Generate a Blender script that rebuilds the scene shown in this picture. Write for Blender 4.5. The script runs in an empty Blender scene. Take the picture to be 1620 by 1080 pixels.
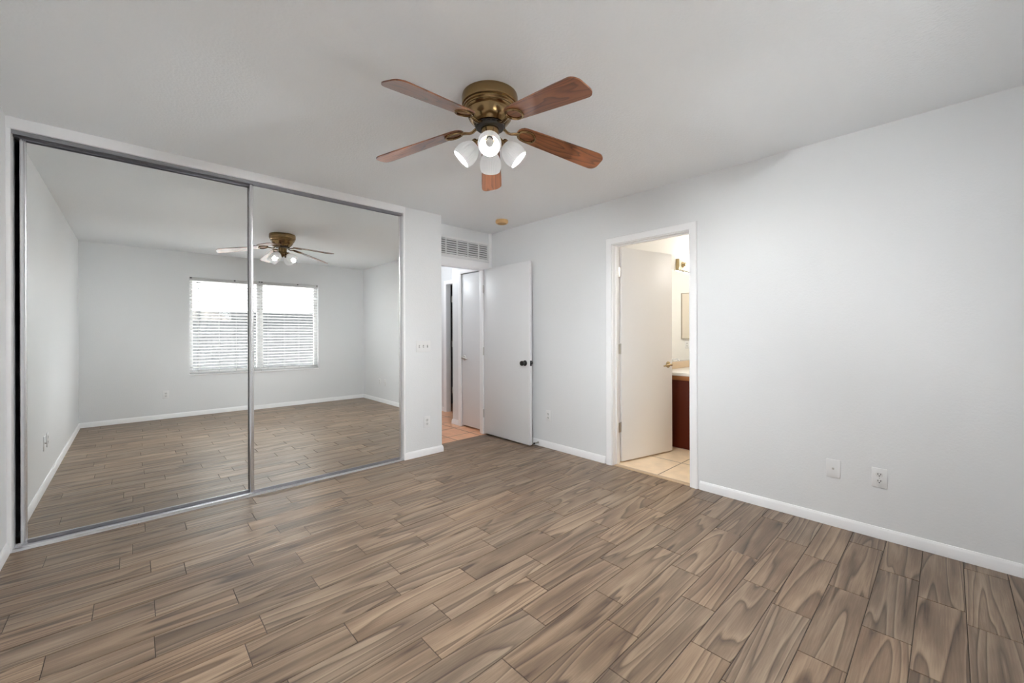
import bpy, bmesh, math, random
from mathutils import Vector, Matrix
PI = math.pi
random.seed(7)
C = bpy.context.scene.collection
sc = bpy.context.scene

# ------------------------------------------------------------------ camera
CAM_H, YAW, ROLL, FPX = 1.221, 0.75, math.radians(-0.19), 643.65
fw = Vector((math.sin(YAW), math.cos(YAW), 0)); r0 = Vector((math.cos(YAW), -math.sin(YAW), 0)); u0 = Vector((0, 0, 1))
rt = r0 * math.cos(ROLL) + u0 * math.sin(ROLL); up = u0 * math.cos(ROLL) - r0 * math.sin(ROLL)
cam = bpy.data.cameras.new('camera'); co = bpy.data.objects.new('camera', cam); C.objects.link(co)
m = Matrix((rt, up, -fw)).transposed().to_4x4(); m.translation = (0, 0, CAM_H); co.matrix_world = m
cam.sensor_width = 36; cam.sensor_fit = 'HORIZONTAL'; cam.lens = FPX / 1620 * 36
cam.shift_y = -(540 - 526.6) / 1620; cam.clip_start = 0.02
sc.camera = co

# ------------------------------------------------------------------ world, lights, exposure
sc.view_settings.view_transform = 'Standard'; sc.view_settings.look = 'None'
sc.view_settings.gamma = 1; sc.view_settings.use_curve_mapping = False
sc.view_settings.exposure = 0.14
sc.cycles.max_bounces = 14; sc.cycles.diffuse_bounces = 12; sc.cycles.glossy_bounces = 6
sc.cycles.transmission_bounces = 8; sc.cycles.use_denoising = True
sc.cycles.caustics_reflective = True; sc.cycles.blur_glossy = 1.0
SKY, HALL_W, BATH_W, FAN_W, FAN_P = 6.5, 12.0, 12.0, 43.0, 165.0
SUN = 140.0
w = bpy.data.worlds.new('sky'); sc.world = w; w.use_nodes = True
bg = w.node_tree.nodes['Background']; bg.inputs[0].default_value = (0.93, 0.97, 1.0, 1); bg.inputs[1].default_value = SKY

def area(name, loc, rot, sx, sy, power, col=(1, 1, 1), portal=False):
    l = bpy.data.lights.new(name, 'AREA'); l.shape = 'RECTANGLE'; l.size = sx; l.size_y = sy; l.energy = power; l.color = col
    o = bpy.data.objects.new(name, l); C.objects.link(o); o.location = loc; o.rotation_euler = rot
    if portal: l.cycles.is_portal = True
    return o
area('window_portal', (1.51, -0.60, 1.34), (PI / 2, 0, PI), 1.85, 1.55, 1, portal=True)

sl = bpy.data.lights.new('sun', 'SUN'); sl.energy = SUN; sl.angle = math.radians(0.53); sl.color = (1.0, 0.97, 0.93)
so = bpy.data.objects.new('sun', sl); C.objects.link(so); so.rotation_euler = Vector((-0.60, -0.06, -0.80)).to_track_quat('-Z', 'Y').to_euler()

# ------------------------------------------------------------------ mesh helpers
def bx(bm, x0, x1, y0, y1, z0, z1, bev=0.0):
    v = [bm.verts.new((x, y, z)) for x in (x0, x1) for y in (y0, y1) for z in (z0, z1)]
    fs = [bm.faces.new([v[i] for i in f]) for f in ((0, 1, 3, 2), (4, 6, 7, 5), (0, 4, 5, 1), (2, 3, 7, 6), (0, 2, 6, 4), (1, 5, 7, 3))]
    if bev > 0:
        es = list({e for f in fs for e in f.edges})
        bmesh.ops.bevel(bm, geom=es, offset=bev, segments=2, profile=0.5, affect='EDGES')
def lathe(bm, prof, n=48, mat=None, cap=True):
    rings = []
    for r, z in prof:
        rings.append([bm.verts.new((r * math.cos(2 * PI * i / n), r * math.sin(2 * PI * i / n), z)) for i in range(n)])
    new = [v for R in rings for v in R]
    for a, b in zip(rings, rings[1:]):
        for i in range(n):
            bm.faces.new((a[i], a[(i + 1) % n], b[(i + 1) % n], b[i]))
    if cap:
        if prof[0][0] > 1e-6: bm.faces.new(rings[0][::-1])
        if prof[-1][0] > 1e-6: bm.faces.new(rings[-1])
    if mat is not None: bmesh.ops.transform(bm, matrix=mat, verts=new)
    return new
def align(p, d):            # matrix taking +Z to direction d at point p
    q = Vector((0, 0, 1)).rotation_difference(Vector(d).normalized()).to_matrix().to_4x4()
    q.translation = p
    return q
def cyl(bm, p0, p1, r0_, r1_=None, n=20):
    p0, p1 = Vector(p0), Vector(p1); L = (p1 - p0).length
    lathe(bm, [(r0_, 0), (r0_ if r1_ is None else r1_, L)], n, align(p0, p1 - p0))
def tube(bm, pts, rad, n=10, closed=False, flat=1.0):
    pts = [Vector(p) for p in pts]; rings = []; N = len(pts)
    for i, p in enumerate(pts):
        a = pts[(i - 1) % N] if closed or i > 0 else p; b = pts[(i + 1) % N] if closed or i < N - 1 else p
        t = (b - a).normalized(); ref = Vector((0, 0, 1)) if abs(t.z) < 0.9 else Vector((1, 0, 0))
        s = t.cross(ref).normalized(); q = s.cross(t).normalized()
        rr = rad[i] if isinstance(rad, (list, tuple)) else rad
        rings.append([bm.verts.new(p + s * rr * math.cos(2 * PI * k / n) + q * rr * flat * math.sin(2 * PI * k / n)) for k in range(n)])
    for i in range(N if closed else N - 1):
        a, b = rings[i], rings[(i + 1) % N]
        for k in range(n): bm.faces.new((a[k], a[(k + 1) % n], b[(k + 1) % n], b[k]))
    if not closed: bm.faces.new(rings[0][::-1]); bm.faces.new(rings[-1])
def extrude_profile(bm, prof, path):   # prof: (out, z); path: list of (point, outward normal) for straight mitred runs
    rows = [[bm.verts.new((p[0] + nrm[0] * o, p[1] + nrm[1] * o, p[2] + z)) for o, z in prof] for p, nrm in path]
    for a, b in zip(rows, rows[1:]):
        for i in range(len(prof)):
            j = (i + 1) % len(prof); bm.faces.new((a[i], a[j], b[j], b[i]))
    bm.faces.new(rows[0][::-1]); bm.faces.new(rows[-1])
def finish(bm, name, mat, parent=None, ang=35, origin=None):
    bmesh.ops.recalc_face_normals(bm, faces=bm.faces[:])
    for f in bm.faces: f.smooth = True
    for e in bm.edges:
        if len(e.link_faces) == 2 and e.calc_face_angle(0) > math.radians(ang): e.smooth = False
    off = Vector((0, 0, 0)); p = parent
    while p is not None: off += Vector(p.location); p = p.parent
    if origin is not None and parent is None: off = Vector(origin)
    if off.length > 0: bmesh.ops.translate(bm, vec=-off, verts=bm.verts[:])
    me = bpy.data.meshes.new(name); bm.to_mesh(me); bm.free(); me.materials.append(mat)
    o = bpy.data.objects.new(name, me); C.objects.link(o)
    if parent is not None: o.parent = parent
    elif origin is not None: o.location = origin
    return o
def mesh_boxes(name, boxes, mat, parent=None, bev=0.0, origin=None):
    bm = bmesh.new()
    for b in boxes: bx(bm, *b, bev=bev)
    return finish(bm, name, mat, parent, origin=origin)
def tag(o, label, cat, group=None):
    o['label'] = label; o['category'] = cat
    if group: o['group'] = group
    return o
def thing(name, label, cat, loc, group=None, rotz=0.0):
    o = bpy.data.objects.new(name, None); C.objects.link(o); o.location = loc; o.rotation_euler = (0, 0, rotz); o.empty_display_size = 0.05
    if label: tag(o, label, cat, group)
    return o
def struct(o, label=None):
    o['kind'] = 'structure'
    if label: o['label'] = label
    return o
def copy_tree(o, parent=None):
    c = o.copy(); C.objects.link(c)
    if parent is not None: c.parent = parent
    for ch in list(o.children): copy_tree(ch, c)
    return c

# ------------------------------------------------------------------ materials
def mat(name, col, rough=0.5, metal=0.0, spec=0.5, bump=None, coat=0.0, emit=None):
    M = bpy.data.materials.new(name); M.use_nodes = True; nt = M.node_tree; b = nt.nodes['Principled BSDF']
    b.inputs['Base Color'].default_value = (*col, 1); b.inputs['Roughness'].default_value = rough
    b.inputs['Metallic'].default_value = metal; b.inputs['Specular IOR Level'].default_value = spec
    b.inputs['Coat Weight'].default_value = coat; b.inputs['Coat Roughness'].default_value = 0.15
    if emit:
        b.inputs['Emission Color'].default_value = (*emit[0], 1); b.inputs['Emission Strength'].default_value = emit[1]
    if bump:
        scale, strength, dist = bump
        tc = nt.nodes.new('ShaderNodeTexCoord'); n = nt.nodes.new('ShaderNodeTexNoise'); bp = nt.nodes.new('ShaderNodeBump')
        n.inputs['Scale'].default_value = scale; n.inputs['Detail'].default_value = 3
        bp.inputs['Strength'].default_value = strength; bp.inputs['Distance'].default_value = dist
        nt.links.new(tc.outputs['Object'], n.inputs['Vector']); nt.links.new(n.outputs['Fac'], bp.inputs['Height']); nt.links.new(bp.outputs['Normal'], b.inputs['Normal'])
    return M
WALL = mat('wall_paint', (0.79, 0.80, 0.81), 0.42, spec=0.5, bump=(95, 0.35, 0.0025))
CEIL = mat('ceiling_paint', (0.885, 0.91, 0.93), 0.5, spec=0.5, bump=(80, 0.6, 0.003))
TRIM = mat('trim_paint', (0.93, 0.93, 0.94), 0.33)
DOORW = mat('door_paint', (0.78, 0.785, 0.795), 0.38, bump=(60, 0.08, 0.001))
BATHW = mat('bath_paint', (0.86, 0.845, 0.81), 0.5, bump=(95, 0.3, 0.002))
BDOOR = mat('bath_door_paint', (0.82, 0.80, 0.78), 0.38, bump=(60, 0.08, 0.001))
PLASTIC = mat('white_plastic', (0.82, 0.82, 0.82), 0.35)
DARK = mat('dark_slot', (0.02, 0.02, 0.022), 0.5)
BLACKM = mat('black_metal', (0.035, 0.033, 0.032), 0.28, metal=0.7)
CHROME = mat('chrome', (0.72, 0.72, 0.74), 0.16, metal=1.0)
NICKEL = mat('satin_nickel', (0.55, 0.53, 0.5), 0.3, metal=1.0)
ALUM = mat('aluminium', (0.80, 0.80, 0.82), 0.24, metal=1.0)
DALUM = mat('dull_aluminium', (0.33, 0.33, 0.35), 0.38, metal=0.9)
MIRROR = mat('mirror_glass', (0.90, 0.915, 0.905), 0.0, metal=1.0)
BRASS = mat('antique_brass', (0.25, 0.165, 0.078), 0.19, metal=1.0)
tg = BRASS.node_tree.nodes.new('ShaderNodeTangent'); tg.direction_type = 'RADIAL'; tg.axis = 'Z'
BRASS.node_tree.links.new(tg.outputs[0], BRASS.node_tree.nodes['Principled BSDF'].inputs['Tangent']); BRASS.node_tree.nodes['Principled BSDF'].inputs['Anisotropic'].default_value = 0.5
PBRASS = mat('polished_brass', (0.45, 0.355, 0.20), 0.25, metal=1.0)
HUB = mat('dark_flywheel', (0.018, 0.016, 0.014), 0.45)
YELLOWED = mat('yellowed_plastic', (0.78, 0.52, 0.24), 0.45)
BULB = mat('frosted_bulb', (0.72, 0.72, 0.70), 0.2)
SLAT = mat('blind_slat', (0.58, 0.58, 0.575), 0.4)
CORD = mat('blind_cord', (0.28, 0.28, 0.28), 0.8)
VINYL = mat('window_vinyl', (0.80, 0.80, 0.80), 0.4)
COUNTER = mat('cultured_marble', (0.88, 0.85, 0.80), 0.2)
CABWOOD = mat('vanity_wood', (0.085, 0.013, 0.003), 0.5, spec=0.25)
EDGEWOOD = mat('vanity_edge_wood', (0.33, 0.13, 0.04), 0.4)
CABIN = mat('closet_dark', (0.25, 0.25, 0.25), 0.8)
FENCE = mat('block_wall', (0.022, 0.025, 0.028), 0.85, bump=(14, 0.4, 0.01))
PATIO = mat('patio_concrete', (0.58, 0.57, 0.56), 0.9, bump=(30, 0.3, 0.005))
HILL = mat('dry_hill', (0.62, 0.55, 0.50), 0.95, bump=(3, 0.5, 0.1))
GLOBE = mat('lit_globe', (1, 0.95, 0.85), 0.3, emit=((1.0, 0.95, 0.87), 40.0))

GLASS = bpy.data.materials.new('window_glass'); GLASS.use_nodes = True
nt = GLASS.node_tree; nt.nodes.clear()
o_ = nt.nodes.new('ShaderNodeOutputMaterial'); mx = nt.nodes.new('ShaderNodeMixShader'); tr = nt.nodes.new('ShaderNodeBsdfTransparent'); gl = nt.nodes.new('ShaderNodeBsdfGlossy')
gl.inputs['Roughness'].default_value = 0.02; mx.inputs[0].default_value = 0.06
nt.links.new(tr.outputs[0], mx.inputs[1]); nt.links.new(gl.outputs[0], mx.inputs[2]); nt.links.new(mx.outputs[0], o_.inputs[0])

SHADE = bpy.data.materials.new('ribbed_white_glass'); SHADE.use_nodes = True
nt = SHADE.node_tree; nt.nodes.clear()
o_ = nt.nodes.new('ShaderNodeOutputMaterial'); mx = nt.nodes.new('ShaderNodeMixShader'); pb = nt.nodes.new('ShaderNodeBsdfPrincipled'); tl = nt.nodes.new('ShaderNodeBsdfTranslucent')
pb.inputs['Base Color'].default_value = (0.92, 0.92, 0.92, 1); pb.inputs['Roughness'].default_value = 0.25
tl.inputs['Color'].default_value = (0.95, 0.95, 0.95, 1); mx.inputs[0].default_value = 0.85
nt.links.new(pb.outputs[0], mx.inputs[1]); nt.links.new(tl.outputs[0], mx.inputs[2]); nt.links.new(mx.outputs[0], o_.inputs[0])

def wood_nodes(nt, vec, su, sv, ring_scale, ramp, fine=(7, 170), dist=1.6):
    """stretched noise contours (cathedral grain) + fine fibres -> colour socket, height socket"""
    N = nt.nodes.new; L = nt.links.new
    mp = N('ShaderNodeMapping'); mp.inputs['Scale'].default_value = (su, sv, su); L(vec, mp.inputs['Vector'])
    n1 = N('ShaderNodeTexNoise'); n1.inputs['Scale'].default_value = 1; n1.inputs['Detail'].default_value = 2.2; n1.inputs['Roughness'].default_value = 0.42
    n1.inputs['Distortion'].default_value = 0.35
    L(mp.outputs[0], n1.inputs['Vector'])
    mu = N('ShaderNodeMath'); mu.operation = 'MULTIPLY'; mu.inputs[1].default_value = ring_scale; L(n1.outputs['Fac'], mu.inputs[0])
    fr = N('ShaderNodeMath'); fr.operation = 'FRACT'; L(mu.outputs[0], fr.inputs[0])
    mp2 = N('ShaderNodeMapping'); mp2.inputs['Scale'].default_value = (fine[0], fine[1], fine[0]); L(vec, mp2.inputs['Vector'])
    n2 = N('ShaderNodeTexNoise'); n2.inputs['Scale'].default_value = 1; n2.inputs['Detail'].default_value = 4; n2.inputs['Roughness'].default_value = 0.6; L(mp2.outputs[0], n2.inputs['Vector'])
    n3 = N('ShaderNodeTexNoise'); mp3 = N('ShaderNodeMapping'); mp3.inputs['Scale'].default_value = (2.2, 9, 2); L(vec, mp3.inputs['Vector']); L(mp3.outputs[0], n3.inputs['Vector'])
    n3.inputs['Scale'].default_value = 1; n3.inputs['Detail'].default_value = 2
    rp = N('ShaderNodeValToRGB'); L(fr.outputs[0], rp.inputs[0])
    els = rp.color_ramp.elements
    while len(els) > 1: els.remove(els[-1])
    els[0].position = ramp[0][0]; els[0].color = (ramp[0][1],) * 3 + (1,)
    for p_, v_ in ramp[1:]:
        e = els.new(p_); e.color = (v_, v_, v_, 1)
    # combine: ring*0.5 + fibre*0.25 + broad*0.25
    a = N('ShaderNodeMath'); a.operation = 'MULTIPLY_ADD'; a.inputs[1].default_value = 0.40; L(rp.outputs[0], a.inputs[0])
    b = N('ShaderNodeMath'); b.operation = 'MULTIPLY_ADD'; b.inputs[1].default_value = 0.55; b.inputs[2].default_value = -0.10; L(n3.outputs['Fac'], b.inputs[0])
    c = N('ShaderNodeMath'); c.operation = 'MULTIPLY_ADD'; c.inputs[1].default_value = 0.35; L(n2.outputs['Fac'], c.inputs[0]); L(b.outputs[0], c.inputs[2]); L(c.outputs[0], a.inputs[2])
    return a.outputs[0]

def ramp3(nt, fac, cols):
    rp = nt.nodes.new('ShaderNodeValToRGB'); nt.links.new(fac, rp.inputs[0]); els = rp.color_ramp.elements
    while len(els) > 1: els.remove(els[-1])
    els[0].position = cols[0][0]; els[0].color = (*cols[0][1], 1)
    for p_, c_ in cols[1:]:
        e = els.new(p_); e.color = (*c_, 1)
    return rp.outputs[0]

PLANK = bpy.data.materials.new('wood_look_tile'); PLANK.use_nodes = True
nt = PLANK.node_tree; b = nt.nodes['Principled BSDF']
uvn = nt.nodes.new('ShaderNodeUVMap'); uvn.uv_map = 'UVMap'
fac = wood_nodes(nt, uvn.outputs[0], 0.50, 6.2, 10.5, [(0.0, 0.0), (0.06, 0.25), (0.22, 0.60), (0.60, 0.72), (0.84, 1.0), (0.93, 0.80), (1.0, 0.0)])
col = ramp3(nt, fac, [(0.20, (0.036, 0.021, 0.013)), (0.43, (0.122, 0.079, 0.051)), (0.60, (0.186, 0.126, 0.083)), (0.82, (0.315, 0.228, 0.155))])
at = nt.nodes.new('ShaderNodeVertexColor'); at.layer_name = 'tone'
mixm = nt.nodes.new('ShaderNodeMix'); mixm.data_type = 'RGBA'; mixm.blend_type = 'MULTIPLY'; mixm.inputs['Factor'].default_value = 1.0
nt.links.new(col, mixm.inputs['A']); nt.links.new(at.outputs[0], mixm.inputs['B']); nt.links.new(mixm.outputs['Result'], b.inputs['Base Color'])
b.inputs['Roughness'].default_value = 0.36; b.inputs['Specular IOR Level'].default_value = 0.45
bp = nt.nodes.new('ShaderNodeBump'); bp.inputs['Strength'].default_value = 0.12; bp.inputs['Distance'].default_value = 0.002
nt.links.new(fac, bp.inputs['Height']); nt.links.new(bp.outputs[0], b.inputs['Normal'])

BLADE = bpy.data.materials.new('cherry_blade'); BLADE.use_nodes = True
nt = BLADE.node_tree; b = nt.nodes['Principled BSDF']; tc = nt.nodes.new('ShaderNodeTexCoord')
oi = nt.nodes.new('ShaderNodeObjectInfo'); ad = nt.nodes.new('ShaderNodeVectorMath'); ad.operation = 'MULTIPLY_ADD'
cmb = nt.nodes.new('ShaderNodeCombineXYZ'); nt.links.new(oi.outputs['Random'], cmb.inputs[0]); nt.links.new(oi.outputs['Random'], cmb.inputs[1]); cmb.inputs[2].default_value = 0
ad.inputs[1].default_value = (37, 23, 0); nt.links.new(cmb.outputs[0], ad.inputs[0]); nt.links.new(tc.outputs['Object'], ad.inputs[2])
fac = wood_nodes(nt, ad.outputs[0], 1.6, 9.0, 10.0, [(0.0, 0.0), (0.2, 0.5), (0.7, 0.85), (0.9, 0.8), (1.0, 0.0)], fine=(8, 300))
col = ramp3(nt, fac, [(0.2, (0.028, 0.007, 0.003)), (0.42, (0.115, 0.037, 0.014)), (0.75, (0.255, 0.092, 0.036))])
nt.links.new(col, b.inputs['Base Color']); b.inputs['Roughness'].default_value = 0.3; b.inputs['Coat Weight'].default_value = 0.5; b.inputs['Coat Roughness'].default_value = 0.12

def tile_mat(name, c1, c2, grout, x0, y0, size, gw, rough=0.35):
    M = bpy.data.materials.new(name); M.use_nodes = True; nt = M.node_tree; b = nt.nodes['Principled BSDF']; N = nt.nodes.new; L = nt.links.new
    tc = N('ShaderNodeTexCoord'); mp = N('ShaderNodeMapping'); mp.inputs['Location'].default_value = (-x0, -y0, 0)
    L(tc.outputs['Object'], mp.inputs['Vector'])
    br = N('ShaderNodeTexBrick'); br.offset = 0; br.squash = 1; br.inputs['Scale'].default_value = 1
    br.inputs['Brick Width'].default_value = size; br.inputs['Row Height'].default_value = size; br.inputs['Mortar Size'].default_value = gw
    br.inputs['Mortar Smooth'].default_value = 0.1; br.inputs['Color1'].default_value = (*c1, 1); br.inputs['Color2'].default_value = (*c2, 1); br.inputs['Mortar'].default_value = (*grout, 1)
    L(mp.outputs[0], br.inputs['Vector'])
    n = N('ShaderNodeTexNoise'); n.inputs['Scale'].default_value = 9; n.inputs['Detail'].default_value = 5; L(tc.outputs['Object'], n.inputs['Vector'])
    mr = N('ShaderNodeMapRange'); mr.inputs[3].default_value = 0.78; mr.inputs[4].default_value = 1.2; L(n.outputs['Fac'], mr.inputs[0])
    mm = N('ShaderNodeMix'); mm.data_type = 'RGBA'; mm.blend_type = 'MULTIPLY'; mm.inputs['Factor'].default_value = 1
    L(br.outputs['Color'], mm.inputs['A']); L(mr.outputs[0], mm.inputs['B']); L(mm.outputs['Result'], b.inputs['Base Color'])
    bp = N('ShaderNodeBump'); bp.invert = True; bp.inputs['Strength'].default_value = 0.4; bp.inputs['Distance'].default_value = 0.003; L(br.outputs['Fac'], bp.inputs['Height']); L(bp.outputs[0], b.inputs['Normal'])
    b.inputs['Roughness'].default_value = rough
    return M
TERRA = tile_mat('terracotta_tile', (0.84, 0.46, 0.27), (0.79, 0.42, 0.245), (0.27, 0.14, 0.09), 2.70, 4.02, 0.33, 0.006)
BTILE = tile_mat('beige_bath_tile', (0.86, 0.68, 0.48), (0.88, 0.70, 0.50), (0.24, 0.16, 0.095), 3.292, 1.706, 0.46, 0.005)
GROUT = mat('grout', (0.075, 0.058, 0.045), 0.9)
TRAV = mat('travertine', (0.60, 0.46, 0.31), 0.4, bump=(40, 0.3, 0.002))

# ------------------------------------------------------------------ room dimensions
H = 2.44
XR, XL, YB, YC, YD = 3.228, -0.517, -0.42, 3.575, 3.839
TW = 0.12
RX0, RX1 = 1.925, 2.335          # the wall return beside the closet
WX0, WX1, WZ0, WZ1 = 0.615, 2.41, 0.61, 2.075   # window opening
BY0, BY1, BZ = 1.385, 2.125, 2.045              # bathroom door rough opening
HX0, HX1, HZ = RX1, 3.110, 1.99                 # hall door opening

# ------------------------------------------------------------------ floors
PITCH, PLEN, Y0R = 0.1496, 0.5935, 0.2500
PH = {-1: 0.25, 0: 0.45, -2: 0.05}
known = {0.325: 2.46, 0.475: 2.107, 0.625: 2.207, 0.775: 1.859, 0.925: 2.07, 1.075: 1.605, 1.225: 1.257, 1.37: 2.03, 1.52: 0.989, 1.67: 0.648,
         1.82: 0.32, 1.975: 0.398, 2.12: 0.06, 2.27: 0.348, 2.42: 0.662, 2.57: 0.462, 2.72: -0.397, 2.87: 0.065, 3.02: -0.055, 0.175: 2.217, 0.03: 2.65}
bm = bmesh.new(); uvl = bm.loops.layers.uv.new('UVMap'); cl = bm.loops.layers.float_color.new('tone')
def plank(x0, x1, y0, y1, toneA):
    g = 0.0014; x0 += g; x1 -= g; y0 += g; y1 -= g
    c = 0.0012; zt, zb = 0.0, -0.004
    du, dv = random.uniform(0, 60), random.uniform(0, 60)
    flip = random.choice((1, -1))
    t = [bm.verts.new(p) for p in ((x0 + c, y0 + c, zt), (x1 - c, y0 + c, zt), (x1 - c, y1 - c, zt), (x0 + c, y1 - c, zt))]
    s = [bm.verts.new(p) for p in ((x0, y0, zt - c), (x1, y0, zt - c), (x1, y1, zt - c), (x0, y1, zt - c))]
    d = [bm.verts.new(p) for p in ((x0, y0, zb), (x1, y0, zb), (x1, y1, zb), (x0, y1, zb))]
    fs = [bm.faces.new(t)]
    for A, B in ((s, t), (d, s)):
        for i in range(4): fs.append(bm.faces.new((A[i], A[(i + 1) % 4], B[(i + 1) % 4], B[i])))
    for f in fs:
        for l in f.loops:
            l[uvl].uv = ((l.vert.co.x - x0) * flip + du, (l.vert.co.y - y0) * flip + dv); l[cl] = (*toneA, 1)
k = -5
while Y0R + k * PITCH < YD:
    y0 = Y0R + k * PITCH; y1 = y0 + PITCH; yc = (y0 + y1) / 2
    key = min(known, key=lambda q: abs(q - yc))
    ph = known[key] if abs(key - yc) < 0.06 else random.uniform(0, PLEN)
    x = ph - math.ceil((ph - XL) / PLEN + 1) * PLEN
    while x < XR + 0.1:
        a, b_ = max(x, XL), min(x + PLEN, XR + 0.012)
        ya, yb = max(y0, YB), min(y1, YD - 0.02)
        if b_ - a > 0.012 and yb - ya > 0.008:
            v = random.uniform(0.84, 1.16); wv = random.uniform(-0.035, 0.035)
            plank(a, b_, ya, yb, (v * (1 + wv), v, v * (1 - wv)))
        x += PLEN
    k += 1
floor = struct(finish(bm, 'floor', PLANK), 'grey-brown wood-look plank tile floor of the bedroom')
bm = bmesh.new(); bx(bm, XL - 0.1, XR + 0.03, YB - 0.1, YD - 0.02, -0.05, -0.0022); struct(finish(bm, 'floor_grout', GROUT))
struct(mesh_boxes('floor_hall', [(1.9, 6.0, YD - 0.019, 7.2, -0.05, 0.0)], TERRA), 'terracotta tile floor of the hall')
struct(mesh_boxes('floor_bathroom', [(XR + 0.031, 6.3, 0.5, 2.25, -0.05, 0.0)], BTILE), 'beige tile floor of the bathroom')
# transition strips
bm = bmesh.new(); bx(bm, XR + 0.005, XR + 0.062, BY0 + 0.02, BY1 - 0.02, -0.005, 0.004, bev=0.002)
struct(finish(bm, 'trim_1', mat('threshold_stone', (0.50, 0.36, 0.23), 0.4)), 'tan tile threshold in the bathroom doorway')

# ------------------------------------------------------------------ walls and ceiling
struct(mesh_boxes('ceiling', [(XL - 0.3, 6.4, YB - 0.12, 7.3, H, H + 0.1)], CEIL), 'white textured ceiling')
struct(mesh_boxes('wall_left', [(XL - TW, XL, YB - TW, 4.5, -0.05, H)], WALL), 'white left wall beside the mirrored closet')
struct(mesh_boxes('wall_right', [(XR, XR + TW, YB - TW, BY0, -0.05, H), (XR, XR + TW, BY1, YD + 0.06, -0.05, H), (XR, XR + TW, BY0, BY1, BZ, H)], WALL), 'white right wall with the bathroom doorway')
struct(mesh_boxes('wall_back', [(XL, WX0, YB - TW, YB, -0.05, H), (WX1, XR, YB - TW, YB, -0.05, H), (WX0, WX1, YB - TW, YB, -0.05, WZ0), (WX0, WX1, YB - TW, YB, WZ1, H)], WALL), 'white wall around the window, seen in the mirror')
struct(mesh_boxes('wall_closet', [(RX0, RX1, YC, YD + 0.10, -0.05, H)], WALL), 'narrow white wall return beside the closet mirrors')
struct(mesh_boxes('wall_front', [(HX1, XR, YD, YD + 0.06, -0.05, H), (RX1, HX1, YD, YD + 0.06, HZ, H)], WALL), 'white wall above the hall doorway')
# closet interior
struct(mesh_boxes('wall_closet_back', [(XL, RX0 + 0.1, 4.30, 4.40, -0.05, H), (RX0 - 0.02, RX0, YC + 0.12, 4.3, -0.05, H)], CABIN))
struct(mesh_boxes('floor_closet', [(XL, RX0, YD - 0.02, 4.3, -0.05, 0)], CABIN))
# hall
HRX = 3.16
struct(mesh_boxes('wall_hall_right', [(HRX, HRX + 0.40, YD + 0.061, 3.915, -0.05, H), (HRX, HRX + 0.40, 4.375, 4.57, -0.05, H), (HRX, HRX + 0.40, 3.915, 4.375, 2.0, H), (HRX + 0.08, HRX + 0.40, 3.915, 4.375, -0.05, 2.0)], WALL), 'white hall wall holding the narrow linen door')
FX = 3.56
struct(mesh_boxes('wall_hall_far', [(FX, FX + 0.075, 5.31, 7.0, -0.05, H), (FX, FX + 0.075, 4.57, 5.31, 1.975, H)], WALL), 'white wall at the far side of the hall')
struct(mesh_boxes('wall_hall_left', [(1.9, RX1, YD + 0.101, 7.0, -0.05, H), (RX1, FX, 6.9, 7.0, -0.05, H)], WALL))
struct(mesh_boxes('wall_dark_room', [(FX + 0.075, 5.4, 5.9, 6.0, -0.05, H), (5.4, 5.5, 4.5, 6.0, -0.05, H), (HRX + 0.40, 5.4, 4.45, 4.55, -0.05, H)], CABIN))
# bathroom
struct(mesh_boxes('wall_bathroom_left', [(XR + TW, 6.3, 2.2, 2.3, -0.05, H)], BATHW), 'cream bathroom wall behind the vanity')
struct(mesh_boxes('wall_bathroom_far', [(6.2, 6.3, 0.6, 2.2, -0.05, H)], BATHW))
struct(mesh_boxes('wall_bathroom_right', [(XR + TW, 6.3, 0.5, 0.6, -0.05, H)], BATHW))

# ------------------------------------------------------------------ baseboards
BP = [(0, 0.001), (0.013, 0.001), (0.013, 0.040), (0.011, 0.046), (0.011, 0.052), (0.008, 0.058), (0.005, 0.066), (0, 0.067)]
def base(name, runs, m=TRIM):
    bm = bmesh.new()
    for path in runs: extrude_profile(bm, BP, path)
    return struct(finish(bm, name, m))
base('baseboard_right', [[((XR, YB, 0), (-1, 0)), ((XR, BY0 - 0.062, 0), (-1, 0))], [((XR, BY1 + 0.062, 0), (-1, 0)), ((XR, YD, 0), (-1, 0))]])
base('baseboard_left', [[((XL, YB, 0), (1, 0)), ((XL, YC - 0.005, 0), (1, 0))]])
base('baseboard_back', [[((XL, YB, 0), (0, 1)), ((XR, YB, 0), (0, 1))]])
base('baseboard_closet', [[((RX0 - 0.02, YC, 0), (0, -1)), ((RX1, YC, 0), (1, -1)), ((RX1, YD, 0), (1, 0))]])
base('baseboard_hall', [[((HRX, 4.43, 0), (-1, 0)), ((HRX, 4.57, 0), (-1, 1)), ((HRX + 0.4, 4.57, 0), (0, 1))], [((FX, 5.37, 0), (-1, 0)), ((FX, 6.9, 0), (-1, 0))]])

# ------------------------------------------------------------------ closet: fascia, jambs, tracks, two sliding mirror doors
struct(mesh_boxes('trim_2', [(XL, RX0, YC - 0.006, YC + 0.115, 2.376, H)], TRIM, bev=0.0015), 'white fascia board above the closet mirrors')
struct(mesh_boxes('trim_3', [(XL, XL + 0.018, YC - 0.004, YC + 0.115, 0, 2.376)], TRIM, bev=0.0015), 'white jamb at the left of the closet')
struct(mesh_boxes('trim_4', [(RX0 - 0.022, RX0 - 0.003, YC - 0.006, YC + 0.115, 0, 2.376)], TRIM, bev=0.0015), 'white jamb at the right of the closet')
CX0, CX1 = XL + 0.0185, RX0 - 0.0225
t = thing('closet_top_track', 'grey metal double track under the white fascia above the closet mirrors', 'door track', (CX0, YC + 0.01, 2.345))
mesh_boxes('valance', [(CX0, CX1, YC + 0.012, YC + 0.015, 2.352, 2.3755)], DALUM, t)
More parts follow.
